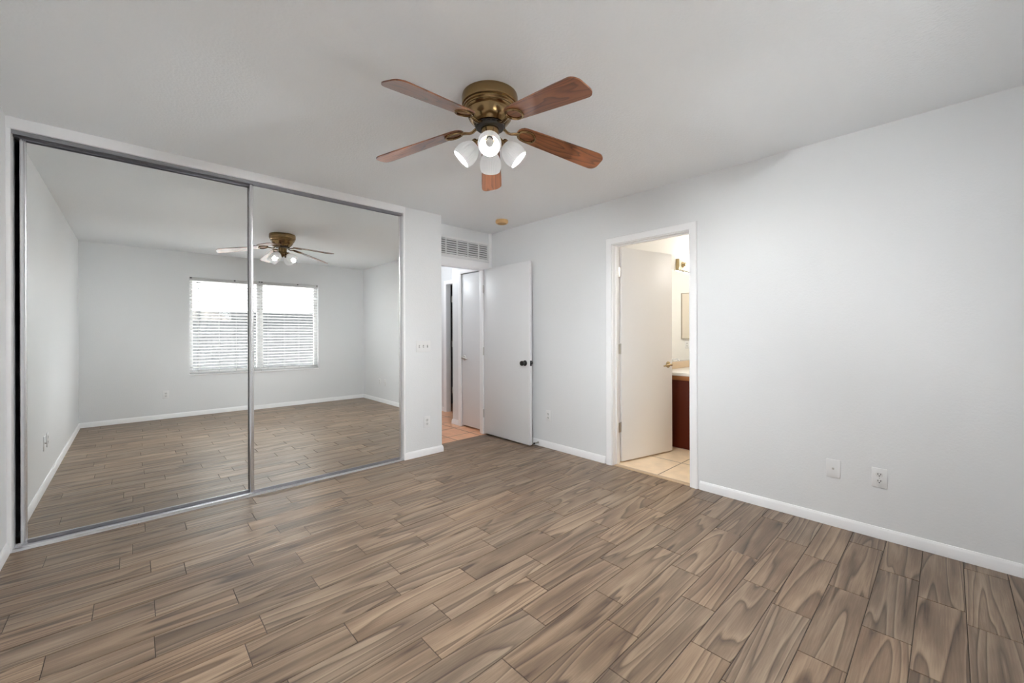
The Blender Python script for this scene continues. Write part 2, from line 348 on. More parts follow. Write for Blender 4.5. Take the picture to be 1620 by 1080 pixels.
mesh_boxes('channel', [(CX0, CX1, YC + 0.015, YC + 0.100, 2.371, 2.3755), (CX0, CX1, YC + 0.056, YC + 0.058, 2.348, 2.371), (CX0, CX1, YC + 0.098, YC + 0.100, 2.348, 2.371)], DALUM, t)
t = thing('closet_bottom_track', 'silver metal sill track on the floor under the closet mirrors', 'door track', (CX0, YC + 0.01, 0))
bm = bmesh.new()
prof = [(-0.012, 0.0005), (-0.012, 0.004), (-0.004, 0.012), (0.004, 0.016), (0.016, 0.016), (0.019, 0.013), (0.019, 0.005), (0.056, 0.005), (0.056, 0.013), (0.059, 0.013), (0.059, 0.005), (0.096, 0.005), (0.096, 0.013), (0.099, 0.013), (0.099, 0.0005)]
extrude_profile(bm, prof, [((CX0, YC, 0), (0, 1)), ((CX1, YC, 0), (0, 1))])
finish(bm, 'sill', ALUM, t)
def mirror_door(x0, x1, y, label, group=None):
    t = thing('sliding_mirror_door', label, 'closet door', ((x0 + x1) / 2, y, 0.012), group)
    z0, z1, sw = 0.020, 2.360, 0.026
    mesh_boxes('mirror', [(x0 + sw - 0.004, x1 - sw + 0.004, y + 0.004, y + 0.008, z0 + 0.012, z1 - 0.012)], MIRROR, t)
    for a, b in ((x0, x0 + sw), (x1 - sw, x1)):
        bm = bmesh.new()
        pr = [(a, y + 0.028), (a, y + 0.001), (a + 0.004, y - 0.003), (a + 0.010, y - 0.005), (b - 0.010, y - 0.005), (b - 0.007, y - 0.001), (b - 0.003, y - 0.001), (b, y + 0.002), (b, y + 0.028)] if a == x0 else \
             [(a, y + 0.028), (a, y + 0.002), (a + 0.003, y - 0.001), (a + 0.007, y - 0.001), (a + 0.010, y - 0.005), (b - 0.010, y - 0.005), (b - 0.004, y - 0.003), (b, y + 0.001), (b, y + 0.028)]
        lo = [bm.verts.new((p[0], p[1], z0)) for p in pr]; hi = [bm.verts.new((p[0], p[1], z1)) for p in pr]
        for i in range(len(pr)): j = (i + 1) % len(pr); bm.faces.new((lo[i], lo[j], hi[j], hi[i]))
        bm.faces.new(lo); bm.faces.new(hi)
        finish(bm, 'stile', ALUM, t, ang=50)
    mesh_boxes('rail', [(x0 + sw, x1 - sw, y, y + 0.026, z0 - 0.006, z0 + 0.013)], DALUM, t)
    mesh_boxes('rail', [(x0 + sw, x1 - sw, y, y + 0.026, z1 - 0.013, z1)], DALUM, t)
    return t
mirror_door(0.646, 1.899, YC + 0.026, 'right-hand mirrored closet door in silver frame, sliding in front of the other', 'closet mirror doors')
mirror_door(-0.476, 0.700, YC + 0.066, 'left-hand mirrored closet door in silver frame, slid off the jamb by a dark gap', 'closet mirror doors')

# ------------------------------------------------------------------ doorway trims
CP = [(0, 0.0), (0.010, 0.0), (0.013, 0.006), (0.013, 0.012), (0.0145, 0.022), (0.017, 0.040), (0.017, 0.052), (0.013, 0.058), (0, 0.058)]  # (out, across) inner->outer
def casing(name, label, x, nx, y0, y1, z1, m):        # casing on a wall plane x = const
    bm = bmesh.new(); secs = []
    for (yy, zz, sy, sz) in ((y0, 0.001, -1, 0), (y0, z1, -1, 1), (y1, z1, 1, 1), (y1, 0.001, 1, 0)):
        secs.append([bm.verts.new((x + nx * o, yy + sy * c, zz + sz * c)) for o, c in CP])
    for a, b in zip(secs, secs[1:]):
        for i in range(len(CP)):
            j = (i + 1) % len(CP); bm.faces.new((a[i], a[j], b[j], b[i]))
    bm.faces.new(secs[0][::-1]); bm.faces.new(secs[-1])
    return struct(finish(bm, name, m, ang=25), label)
casing('trim_5', 'white moulded casing around the bathroom doorway', XR, -1, BY0 + 0.012, BY1 - 0.012, BZ - 0.012, TRIM)
struct(mesh_boxes('trim_6', [(XR, XR + TW, BY0, BY0 + 0.018, 0.001, BZ - 0.018), (XR, XR + TW, BY1 - 0.018, BY1, 0.001, BZ - 0.018), (XR, XR + TW, BY0, BY1, BZ - 0.018, BZ),
     (XR + 0.045, XR + 0.08, BY0 + 0.018, BY0 + 0.028, 0.001, BZ - 0.018), (XR + 0.045, XR + 0.08, BY1 - 0.028, BY1 - 0.018, 0.001, BZ - 0.018), (XR + 0.045, XR + 0.08, BY0 + 0.028, BY1 - 0.028, BZ - 0.028, BZ - 0.018)], TRIM, bev=0.001), 'white jamb and stops lining the bathroom doorway')
# hall doorway: flat jamb, head casing, corner strip
struct(mesh_boxes('trim_7', [(HX1 - 0.018, HX1, YD - 0.004, YD + 0.062, 0.001, HZ), (RX1 + 0.0005, HX1, YD - 0.004, YD + 0.062, HZ - 0.012, HZ + 0.002)], TRIM, bev=0.001), 'white jamb lining the hall doorway')
struct(mesh_boxes('trim_8', [(RX1 + 0.0005, 3.185, YD - 0.012, YD, HZ + 0.002, 2.075), (3.185, XR, YD - 0.012, YD, HZ - 0.01, H)], TRIM, bev=0.0015), 'white boards over the hall doorway beside the air vent')
casing('trim_9', 'white casing around the narrow linen door in the hall', HRX, -1, 3.925, 4.365, 1.998, TRIM)
casing('trim_10', 'white casing around the far dark doorway in the hall', FX, -1, 4.60, 5.31, 1.975, TRIM)

# ------------------------------------------------------------------ doors
def knob(parent, p, d, m, name='door_knob'):
    bm = bmesh.new()
    lathe(bm, [(0.031, 0), (0.031, 0.004), (0.027, 0.008), (0.013, 0.010), (0.012, 0.026), (0.019, 0.031), (0.0265, 0.040), (0.0275, 0.050), (0.024, 0.059), (0.012, 0.064), (0.0, 0.065)], 32, align(p, d))
    return finish(bm, name, m, parent)
def lever(parent, p, d, along, m, name='door_lever'):
    bm = bmesh.new(); p = Vector(p); d = Vector(d).normalized(); a = Vector(along).normalized()
    lathe(bm, [(0.032, 0), (0.032, 0.004), (0.027, 0.009), (0.012, 0.011), (0.011, 0.045), (0, 0.047)], 28, align(p, d))
    pts = [p + d * 0.042 - a * 0.006, p + d * 0.046 + a * 0.02 + Vector((0, 0, 0.003)), p + d * 0.046 + a * 0.06 + Vector((0, 0, 0.002)), p + d * 0.044 + a * 0.10 - Vector((0, 0, 0.006)), p + d * 0.040 + a * 0.112 - Vector((0, 0, 0.008))]
    tube(bm, pts, [0.010, 0.0095, 0.0085, 0.008, 0.006], 12)
    return finish(bm, name, m, parent)
def hinge(parent, p, u, m=NICKEL):        # p: pin centre; u: direction of the leaf
    bm = bmesh.new(); p = Vector(p); u = Vector(u).normalized(); n = Vector((-u.y, u.x, 0))
    cyl(bm, p - Vector((0, 0, 0.045)), p + Vector((0, 0, 0.045)), 0.006, n=12)
    cyl(bm, p + Vector((0, 0, 0.045)), p + Vector((0, 0, 0.051)), 0.0075, 0.004, n=12)
    q = align(p, (0, 0, 1)); c = p + u * 0.018
    vs = []
    for sx in (-1, 1):
        for sy in (-1, 1):
            for sz in (-1, 1): vs.append(bm.verts.new(c + u * 0.015 * sx + n * 0.0015 * sy + Vector((0, 0, 0.0445 * sz))))
    for f in ((0, 1, 3, 2), (4, 6, 7, 5), (0, 4, 5, 1), (2, 3, 7, 6), (0, 2, 6, 4), (1, 5, 7, 3)): bm.faces.new([vs[i] for i in f])
    return finish(bm, 'hinge', m, parent)

# bedroom door, swung open flat towards the right wall
d = thing('door_1', None, None, (3.1235, 3.832, 0)); struct(d, 'white flat bedroom door standing open against the right wall with a black knob')
bm = bmesh.new(); bx(bm, 3.106, 3.141, 3.058, 3.830, 0.016, 1.992, bev=0.0015); finish(bm, 'door_leaf', DOORW, d)
knob(d, (3.106, 3.128, 0.895), (-1, 0, 0), BLACKM); knob(d, (3.141, 3.128, 0.895), (1, 0, 0), BLACKM)
o = mesh_boxes('latch_plate', [(3.111, 3.136, 3.0562, 3.0585, 0.866, 0.924), (3.118, 3.130, 3.048, 3.058, 0.886, 0.904)], BLACKM, d)
for z in (0.25, 1.0, 1.75): hinge(d, (3.1, 3.836, z), (0, 1, 0))
# bathroom door, swung into the bathroom
ux, uy = 0.9756, -0.2195
hp = Vector((3.346, 2.090, 0))
d = thing('door_2', None, None, hp); struct(d, 'cream flat bathroom door swung into the bathroom with a brass lever')
bm = bmesh.new(); L_ = 0.713
bx(bm, 0.006, L_, 0.0, 0.035, 0.014, 2.022, bev=0.0015)
rotm = Matrix.Rotation(math.atan2(uy, ux), 4, 'Z')
bmesh.ops.transform(bm, matrix=Matrix.Translation(hp) @ rotm, verts=bm.verts[:]); finish(bm, 'door_leaf', BDOOR, d)
face_n = Vector((uy, -ux, 0)); ud = Vector((ux, uy, 0))
P_ = hp + ud * (L_ - 0.062) + Vector((0, 0, 0.895))
lever(d, P_, face_n, -ud, PBRASS)
lever(d, P_ - face_n * 0.035, -face_n, -ud, PBRASS)
bm = bmesh.new(); bx(bm, L_ - 0.0015, L_ + 0.001, 0.005, 0.030, 0.866, 0.924)
bmesh.ops.transform(bm, matrix=Matrix.Translation(hp) @ rotm, verts=bm.verts[:]); finish(bm, 'latch_plate', PBRASS, d)
for z in (0.335, 1.068, 1.787): hinge(d, (3.345, 2.098, z), (-1, 0, 0))
# narrow linen door in the hall
d = thing('door_3', None, None, (HRX + 0.02, 3.92, 0)); struct(d, 'narrow closed white linen door in the hall with a nickel lever')
bm = bmesh.new(); bx(bm, HRX + 0.006, HRX + 0.041, 3.922, 4.362, 0.022, 1.990, bev=0.0015); finish(bm, 'door_leaf', DOORW, d)
lever(d, (HRX + 0.006, 4.305, 0.899), (-1, 0, 0), (0, -1, 0), NICKEL)
# far door in the hall, swung open
d = thing('door_4', None, None, (3.66, 5.29, 0)); struct(d, 'white door swung into the dark room at the far end of the hall')
bm = bmesh.new(); bx(bm, 3.672, 4.40, 5.262, 5.297, 0.015, 1.96, bev=0.0015); finish(bm, 'door_leaf', DOORW, d)
for z in (0.33, 1.05, 1.75): hinge(d, (3.652, 5.295, z), (1, 0, 0))

# ------------------------------------------------------------------ air vent above the hall doorway
VX0, VX1, VZ0, VZ1 = 2.40, 3.180, 2.092, 2.312
t = thing('air_vent', 'white louvred return-air vent on the wall above the hall doorway', 'vent', ((VX0 + VX1) / 2, YD, VZ0))
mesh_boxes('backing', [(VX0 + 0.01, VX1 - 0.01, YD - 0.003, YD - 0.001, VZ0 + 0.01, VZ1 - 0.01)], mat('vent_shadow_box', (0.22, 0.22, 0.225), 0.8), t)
fwid = 0.022
mesh_boxes('frame', [(VX0, VX1, YD - 0.014, YD, VZ0, VZ0 + fwid), (VX0, VX1, YD - 0.014, YD, VZ1 - fwid, VZ1), (VX0, VX0 + fwid, YD - 0.014, YD, VZ0 + fwid, VZ1 - fwid), (VX1 - fwid, VX1, YD - 0.014, YD, VZ0 + fwid, VZ1 - fwid)], PLASTIC, t, bev=0.001)
for x in (2.563, 2.715, 2.868, 3.027): mesh_boxes('divider', [(x - 0.007, x + 0.007, YD - 0.013, YD - 0.003, VZ0 + fwid, VZ1 - fwid)], PLASTIC, t)
ns = 7
for i in range(ns):
    z = VZ0 + fwid + (i + 0.5) * (VZ1 - VZ0 - 2 * fwid) / ns
    bm = bmesh.new(); bx(bm, VX0 + fwid, VX1 - fwid, -0.0125, 0.0125, -0.0008, 0.0008)
    bmesh.ops.transform(bm, matrix=Matrix.Translation((0, YD - 0.0135, z)) @ Matrix.Rotation(math.radians(48), 4, 'X'), verts=bm.verts[:])
    finish(bm, 'louver', PLASTIC, t)

# ------------------------------------------------------------------ smoke detector
SX, SY = 2.925, 3.295
t = thing('smoke_detector', 'round yellowed smoke detector on the ceiling near the hall doorway', 'smoke detector', (SX, SY, H))
bm = bmesh.new(); lathe(bm, [(0.0, 0), (0.066, 0), (0.066, -0.008), (0.069, -0.009), (0.068, -0.024), (0.060, -0.034), (0.05, -0.036)], 40, Matrix.Translation((SX, SY, H)))
finish(bm, 'body', YELLOWED, t)
bm = bmesh.new(); lathe(bm, [(0.05, -0.035), (0.048, -0.039), (0.02, -0.041), (0.0, -0.041)], 32, Matrix.Translation((SX, SY, H)))
finish(bm, 'cover_grille', mat('yellowed_grille', (0.50, 0.29, 0.10), 0.5), t)

# ------------------------------------------------------------------ outlets, switches, plates
def wall_frame(p, n):            # local: x along wall (right when facing it), y out of wall, z up
    n = Vector(n); x = Vector((0, 0, 1)).cross(n)
    M = Matrix((x, n, Vector((0, 0, 1)))).transposed().to_4x4(); M.translation = p
    return M
def lbox(bm, M, *b, bev=0.0):
    t_ = bmesh.new(); bx(t_, *b, bev=bev); bmesh.ops.transform(t_, matrix=M, verts=t_.verts[:])
    me = bpy.data.meshes.new('tmp'); t_.to_mesh(me); t_.free(); bm.from_mesh(me); bpy.data.meshes.remove(me)
def plate(M, t, w_=0.070, h_=0.114, m=PLASTIC):
    bm = bmesh.new(); lbox(bm, M, -w_ / 2, w_ / 2, 0.0005, 0.006, -h_ / 2, h_ / 2, bev=0.0025); return finish(bm, 'cover_plate', m, t)
def outlet(p, n, label, group=None):
    t = thing('wall_outlet', label, 'outlet', p, group); M = wall_frame(p, n); plate(M, t)
    for s in (1, -1):
        bm = bmesh.new(); R = 0.0165
        pts = [(R * math.cos(a), max(-0.0125, min(0.0125, R * math.sin(a)))) for a in [2 * PI * i / 32 for i in range(32)]]
        lo = [bm.verts.new(M @ Vector((x, 0.005, z + s * 0.0195))) for x, z in pts]; hi = [bm.verts.new(M @ Vector((x, 0.008, z + s * 0.0195))) for x, z in pts]
        for i in range(32): bm.faces.new((lo[i], lo[(i + 1) % 32], hi[(i + 1) % 32], hi[i]))
        bm.faces.new(hi); r_ = finish(bm, 'receptacle', mat_recept, t)
        bm = bmesh.new()
        lbox(bm, M, -0.0078, -0.0050, 0.0078, 0.0084, s * 0.0195 - 0.001, s * 0.0195 + 0.0085)
        lbox(bm, M, 0.0050, 0.0078, 0.0078, 0.0084, s * 0.0195 - 0.001, s * 0.0195 + 0.0085)
        lbox(bm, M, -0.0026, 0.0026, 0.0078, 0.0084, s * 0.0195 - 0.0095, s * 0.0195 - 0.0040)
        finish(bm, 'slots', DARK, r_)
    bm = bmesh.new(); lathe(bm, [(0.003, 0.0055), (0.003, 0.007), (0, 0.0072)], 12, M @ Matrix.Rotation(-PI / 2, 4, 'X')); finish(bm, 'screw', NICKEL, t)
    return t
mat_recept = mat('receptacle_plastic', (0.74, 0.74, 0.73), 0.35)
outlet((XR, 0.281, 0.358), (-1, 0, 0), 'white duplex outlet low on the right wall, beside the blank-looking jack plate')
outlet((XR, 2.898, 0.341), (-1, 0, 0), 'small white outlet low on the wall between the open white door and bathroom doorway')
outlet((2.157, YC, 0.333), (0, -1, 0), 'white outlet low on the narrow wall return under the light switches')
outlet((0.345, YB, 0.347), (0, 1, 0), 'white outlet low on the window wall, seen in the left mirror below the window')
outlet((XL, 2.26, 0.362), (1, 0, 0), 'white outlet low on the left wall, seen at the left edge of the mirror', None)
def jack(p, n, label):
    t = thing('cable_jack_plate', label, 'wall plate', p); M = wall_frame(p, n); plate(M, t)
    bm = bmesh.new(); lathe(bm, [(0.0065, 0.005), (0.0065, 0.0075), (0.0045, 0.008), (0.0045, 0.015), (0.0025, 0.0155), (0, 0.0155)], 16, M @ Matrix.Rotation(-PI / 2, 4, 'X')); finish(bm, 'jack', NICKEL, t)
jack((XR, 0.498, 0.362), (-1, 0, 0), 'white plate with one small cable jack low on the right wall left of the outlet')
jack((XL, 2.42, 0.362), (1, 0, 0), 'white plate beside the outlet low on the left wall, seen in the mirror')
p = (2.118, YC, 1.091); M = wall_frame(p, (0, -1, 0))
t = thing('light_switch', 'white triple toggle switch plate on the narrow wall return beside the closet', 'light switch', p)
plate(M, t, 0.163, 0.114)
for i, a in enumerate((-1, -1, 1)):
    x = (i - 1) * 0.046
    bm = bmesh.new(); lbox(bm, M, x - 0.0055, x + 0.0055, 0.0055, 0.0064, -0.0125, 0.0125); finish(bm, 'toggle_slot', mat('toggle_slot_grey', (0.30, 0.30, 0.30), 0.5), t)
    bm = bmesh.new(); lbox(bm, M @ Matrix.Translation((x, 0.006, 0)) @ Matrix.Rotation(math.radians(28 * a), 4, 'X'), -0.004, 0.004, -0.002, 0.014, -0.004, 0.004, bev=0.001); finish(bm, 'toggle', PLASTIC, t)
# door stop on the baseboard behind the open door
p = Vector((XR - 0.013, 3.040, 0.034)); t = thing('door_stop', 'small spring door stop on the baseboard behind the open white door', 'door stop', p)
bm = bmesh.new(); cyl(bm, p, p + Vector((-0.004, 0, 0)), 0.011)
pts = [p + Vector((-0.004 - 0.055 * i / 96, 0.0058 * math.cos(i * PI / 4), 0.0058 * math.sin(i * PI / 4))) for i in range(97)]
tube(bm, pts, 0.0012, 6); finish(bm, 'spring', NICKEL, t)
bm = bmesh.new(); cyl(bm, p + Vector((-0.058, 0, 0)), p + Vector((-0.070, 0, 0)), 0.009, 0.008); finish(bm, 'bumper', DARK, t)

# ------------------------------------------------------------------ ceiling fan
FC = Vector((1.352, 1.613, H))
fan = thing('ceiling_fan', 'antique brass ceiling fan with five cherry wood blades and four white glass shades', 'ceiling fan', FC)
T = Matrix.Translation(FC)
bm = bmesh.new()
lathe(bm, [(0.0, -0.0005), (0.142, -0.0005), (0.1425, -0.008), (0.1445, -0.010), (0.1445, -0.046), (0.142, -0.051), (0.136, -0.053), (0.138, -0.058), (0.138, -0.064), (0.131, -0.068), (0.129, -0.072), (0.1305, -0.078), (0.126, -0.084),
           (0.120, -0.088), (0.116, -0.100), (0.108, -0.116), (0.097, -0.130), (0.086, -0.140), (0.080, -0.145), (0.0, -0.145)], 72, T)
finish(bm, 'motor_housing', BRASS, fan, ang=28)
bm = bmesh.new()
lathe(bm, [(0.0, -0.145), (0.070, -0.145), (0.075, -0.149), (0.075, -0.160), (0.068, -0.166), (0.0, -0.166)], 48, T)
for i in range(20):
    a = 2 * PI * i / 20; c_ = FC + Vector((0.075 * math.cos(a), 0.075 * math.sin(a), -0.1545)); cyl(bm, c_, c_ + Vector((0.004 * math.cos(a), 0.004 * math.sin(a), 0)), 0.0035, n=8)
finish(bm, 'flywheel', HUB, fan)
# blade: along +X in fan-local space, drooping and pitched
R0, R1, ZB0, ZB1 = 0.150, 0.656, -0.161, -0.254
PITCHB = math.radians(-12)
def blade_pt(r, s, h=0.0):     # r radial, s across (ccw positive), h above underside
    z = ZB0 + (ZB1 - ZB0) * (r - R0) / (R1 - R0)
    return Vector((r, s * math.cos(PITCHB) - h * math.sin(PITCHB), z + s * math.sin(PITCHB) + h * math.cos(PITCHB)))
bm = bmesh.new()
outl = []
hw0, hw1 = 0.050, 0.066
def hw(r): return hw0 + (hw1 - hw0) * min(1, max(0, (r - R0 - 0.03) / 0.40))
for i in range(9):             # rounded inner end
    a = PI / 2 + PI * i / 8; outl.append((R0 + 0.045 + 0.045 * math.cos(a), hw(R0) * math.sin(a)))
for r in (0.24, 0.30, 0.36, 0.42, 0.48, 0.54): outl.append((r, -hw(r)))
rc = 0.042
for i in range(8):
    a = -PI / 2 + PI / 2 * i / 7; outl.append((R1 - rc + rc * math.cos(a) - 0.004, -hw1 + rc + rc * math.sin(a)))
for i in range(8):
    a = PI / 2 * i / 7; outl.append((R1 - rc + rc * math.cos(a) - 0.004, hw1 - rc + rc * math.sin(a)))
for r in (0.54, 0.48, 0.42, 0.36, 0.30, 0.24): outl.append((r, hw(r)))
lo = [bm.verts.new(blade_pt(r, s, 0)) for r, s in outl]; hi = [bm.verts.new(blade_pt(r, s, 0.006)) for r, s in outl]
n_ = len(outl)
for i in range(n_): bm.faces.new((lo[i], lo[(i + 1) % n_], hi[(i + 1) % n_], hi[i]))
bm.faces.new(lo); bm.faces.new(hi[::-1])
blade0 = finish(bm, 'blade', BLADE, None); blade0.parent = fan
bm = bmesh.new()
pts = [Vector((0.062, 0, -0.152)), Vector((0.080, 0, -0.158)), Vector((0.096, 0, -0.170)), Vector((0.112, 0, -0.1735)), Vector((0.135, 0, -0.170)), blade_pt(0.158, 0, -0.006)]
tube(bm, pts, [0.011, 0.0105, 0.010, 0.010, 0.011, 0.012], 12, flat=0.6)
ring = [blade_pt(0.203 + 0.046 * math.cos(2 * PI * i / 36), 0.037 * math.sin(2 * PI * i / 36), -0.004) for i in range(36)]
tube(bm, ring, 0.0065, 10, closed=True)
iron0 = finish(bm, 'blade_iron', BRASS, None); iron0.parent = fan
PHASE = math.radians(49.0)
for i in range(5):
    for src in (blade0, iron0):
        o = src if i == 0 else src.copy()
        if i: C.objects.link(o); o.parent = fan
        o.rotation_euler = (0, 0, PHASE + i * 2 * PI / 5)
# light kit
bm = bmesh.new()
lathe(bm, [(0.0, -0.166), (0.046, -0.166), (0.047, -0.170), (0.046, -0.176), (0.045, -0.215), (0.050, -0.219), (0.055, -0.226), (0.054, -0.240), (0.045, -0.254), (0.022, -0.264), (0.010, -0.268), (0.010, -0.276), (0.0, -0.279)], 48, T)
finish(bm, 'light_fitter', BRASS, fan)
TILT = math.radians(45)
def shade_set(az):
    d = Vector((math.cos(az) * math.cos(TILT), math.sin(az) * math.cos(TILT), -math.sin(TILT)))
    neck = FC + Vector((0.064 * math.cos(az), 0.064 * math.sin(az), -0.238)); Ms = align(neck, d)
    bm = bmesh.new()
    lathe(bm, [(0.013, -0.030), (0.014, -0.006), (0.026, -0.002), (0.029, 0.004), (0.029, 0.018), (0.027, 0.020), (0.0, 0.020)], 32, Ms)
    h_ = finish(bm, 'shade_holder', BRASS, fan)
    bm = bmesh.new()
    outer = [(0.025, 0.010), (0.030, 0.020), (0.042, 0.036), (0.051, 0.054), (0.0565, 0.074), (0.0575, 0.090), (0.0555, 0.106), (0.052, 0.120)]
    inner = [(r - 0.003, z) for r, z in outer[::-1]]
    n = 144; rings = []
    for r, z in outer + inner:
        k_ = 0.0007 if (r, z) in outer and 0.03 < z < 0.115 else 0.0
        rings.append([bm.verts.new((( r + k_ * math.cos(i * PI * 0.5)) * math.cos(2 * PI * i / n), (r + k_ * math.cos(i * PI * 0.5)) * math.sin(2 * PI * i / n), z)) for i in range(n)])
    for a, b in zip(rings, rings[1:]):
        for i in range(n): bm.faces.new((a[i], a[(i + 1) % n], b[(i + 1) % n], b[i]))
    bmesh.ops.transform(bm, matrix=Ms, verts=bm.verts[:])
    s_ = finish(bm, 'glass_shade', SHADE, h_, ang=60)
    bm = bmesh.new(); lathe(bm, [(0.018, 0.020), (0.018, 0.034), (0.015, 0.036), (0.0, 0.036)], 24, Ms); finish(bm, 'lamp_socket', BLACKM, h_)
    bm = bmesh.new(); lathe(bm, [(0.012, 0.036), (0.0125, 0.048), (0.017, 0.060), (0.0195, 0.070), (0.018, 0.080), (0.011, 0.088), (0.0, 0.091)], 24, Ms); finish(bm, 'light_bulb', BULB, h_)
    if FAN_W > 0:  # fill lights added in each shade to brighten the room; bulb meshes stay unlit
        l = bpy.data.lights.new('fan_fill_spot', 'SPOT'); l.energy = FAN_W; l.shadow_soft_size = 0.02; l.color = (0.955, 0.985, 1.0)
        l.spot_size = math.radians(142); l.spot_blend = 1.0
        lo_ = bpy.data.objects.new('fan_fill_spot', l); C.objects.link(lo_); lo_.location = neck + d * 0.116
        lo_.rotation_euler = d.to_track_quat('-Z', 'Y').to_euler()
        l = bpy.data.lights.new('fan_fill_point', 'POINT'); l.energy = FAN_P; l.shadow_soft_size = 0.022; l.color = (0.955, 0.985, 1.0)
        lo_ = bpy.data.objects.new('fan_fill_point', l); C.objects.link(lo_); lo_.location = neck + d * 0.072
for i in range(4): shade_set(math.radians(229 + 90 * i))

# ------------------------------------------------------------------ window and blinds (seen in the mirrors)
wn = thing('window_1', None, None, (WX0, YB - 0.07, WZ0)); struct(wn, 'white two-pane slider window behind the blinds, seen in the mirrors')
ya, yb = YB - 0.118, YB - 0.075
MX = 1.525
for b_ in ((WX0, WX1, ya, yb, WZ0, WZ0 + 0.055), (WX0, WX1, ya, yb, WZ1 - 0.05, WZ1), (WX0, WX0 + 0.045, ya, yb, WZ0 + 0.055, WZ1 - 0.05), (WX1 - 0.055, WX1, ya, yb, WZ0 + 0.055, WZ1 - 0.05), (MX - 0.045, MX + 0.045, ya, yb, WZ0 + 0.055, WZ1 - 0.05)):
    mesh_boxes('window_frame', [b_], VINYL, wn, bev=0.003)
for b_ in ((WX0 + 0.045, MX - 0.045), (MX + 0.045, WX1 - 0.055)):
    mesh_boxes('window_pane', [(b_[0], b_[1], ya + 0.018, ya + 0.022, WZ0 + 0.055, WZ1 - 0.05)], GLASS, wn)
struct(mesh_boxes('trim_11', [(WX0 - 0.0, WX1 + 0.0, YB - 0.074, YB + 0.012, WZ0 - 0.012, WZ0 + 0.006)], TRIM, bev=0.002), 'white sill under the window')
def blind(x0, x1, label):
    yc = YB - 0.032
    t = thing('window_blind', label, 'blind', ((x0 + x1) / 2, yc, WZ1), 'horizontal blinds in the window')
    mesh_boxes('headrail', [(x0, x1, yc - 0.026, yc + 0.026, WZ1 - 0.050, WZ1 - 0.002)], SLAT, t, bev=0.002)
    n = 29; zt = WZ1 - 0.072; zb = WZ0 + 0.060
    tilt = Matrix.Rotation(math.radians(14), 4, 'X')
    bm = bmesh.new(); bx(bm, x0 + 0.004, x1 - 0.004, -0.0245, 0.0245, -0.0011, 0.0011)
    first = None
    for i in range(n):
        z = zt + (zb - zt) * i / (n - 1)
        if first is None:
            bmesh.ops.transform(bm, matrix=Matrix.Translation((0, yc, z)) @ tilt, verts=bm.verts[:]); first = finish(bm, 'slat', SLAT, t)
        else:
            o = first.copy(); C.objects.link(o); o.parent = t; o.location = (0, 0, z - zt)
    mesh_boxes('bottom_rail', [(x0 + 0.004, x1 - 0.004, yc - 0.025, yc + 0.025, WZ0 + 0.012, WZ0 + 0.032)], SLAT, t, bev=0.002)
    bm = bmesh.new()
    for f_ in (0.12, 0.40, 0.65, 0.90):
        x = x0 + (x1 - x0) * f_
        for s in (-0.027, 0.027): cyl(bm, (x, yc + s, WZ0 + 0.03), (x, yc + s, WZ1 - 0.05), 0.0013, n=6)
    finish(bm, 'ladder_cord', CORD, t)
    for x in (x0 + 0.003, x1 - 0.025, (x0 + x1) / 2 + 0.1): mesh_boxes('bracket', [(x, x + 0.022, yc + 0.0265, yc + 0.029, WZ1 - 0.02, WZ1 - 0.004)], DARK, t)
    return t
bl = blind(WX0 + 0.006, 1.520, 'left white horizontal blind with cords and wand, seen mostly in the left mirror')
bm = bmesh.new(); cyl(bm, (WX0 + 0.10, YB + 0.002, WZ1 - 0.10), (WX0 + 0.10, YB + 0.002, WZ1 - 0.06), 0.004); cyl(bm, (WX0 + 0.08, YB + 0.002, WZ1 - 0.075), (WX0 + 0.13, YB + 0.002, WZ1 - 0.075), 0.004)
finish(bm, 'tilt_wand_hook', DARK, bl)
blind(1.526, WX1 - 0.006, 'right white horizontal blind beside the other, seen in the right mirror')

# outdoors beyond the window
struct(mesh_boxes('ground', [(-8, 12, -9, YB - TW - 0.01, -0.2, -0.1)], PATIO), 'pale patio ground outside the window')
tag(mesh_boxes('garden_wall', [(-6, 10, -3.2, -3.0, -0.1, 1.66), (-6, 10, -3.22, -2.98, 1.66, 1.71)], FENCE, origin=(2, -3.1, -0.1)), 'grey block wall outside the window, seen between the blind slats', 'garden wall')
bm = bmesh.new(); nx = 24
top = [(-12 + i * 1.5, -14 - 1.2 * math.sin(i * 0.7), 2.6 + 0.5 * math.sin(i * 0.9) + 0.3 * math.sin(i * 2.1)) for i in range(nx)]
a = [bm.verts.new((x, -9.0, -0.2)) for x, y, z in top]; b_ = [bm.verts.new((x, -11, 0.5 * z)) for x, y, z in top]; c_ = [bm.verts.new(p) for p in top]; d_ = [bm.verts.new((x, -20, -0.2)) for x, y, z in top]
for A, B in ((a, b_), (b_, c_), (c_, d_)):
    for i in range(nx - 1): bm.faces.new((A[i], A[i + 1], B[i + 1], B[i]))
struct(finish(bm, 'hillside', HILL), 'pale dry hillside beyond the block wall')

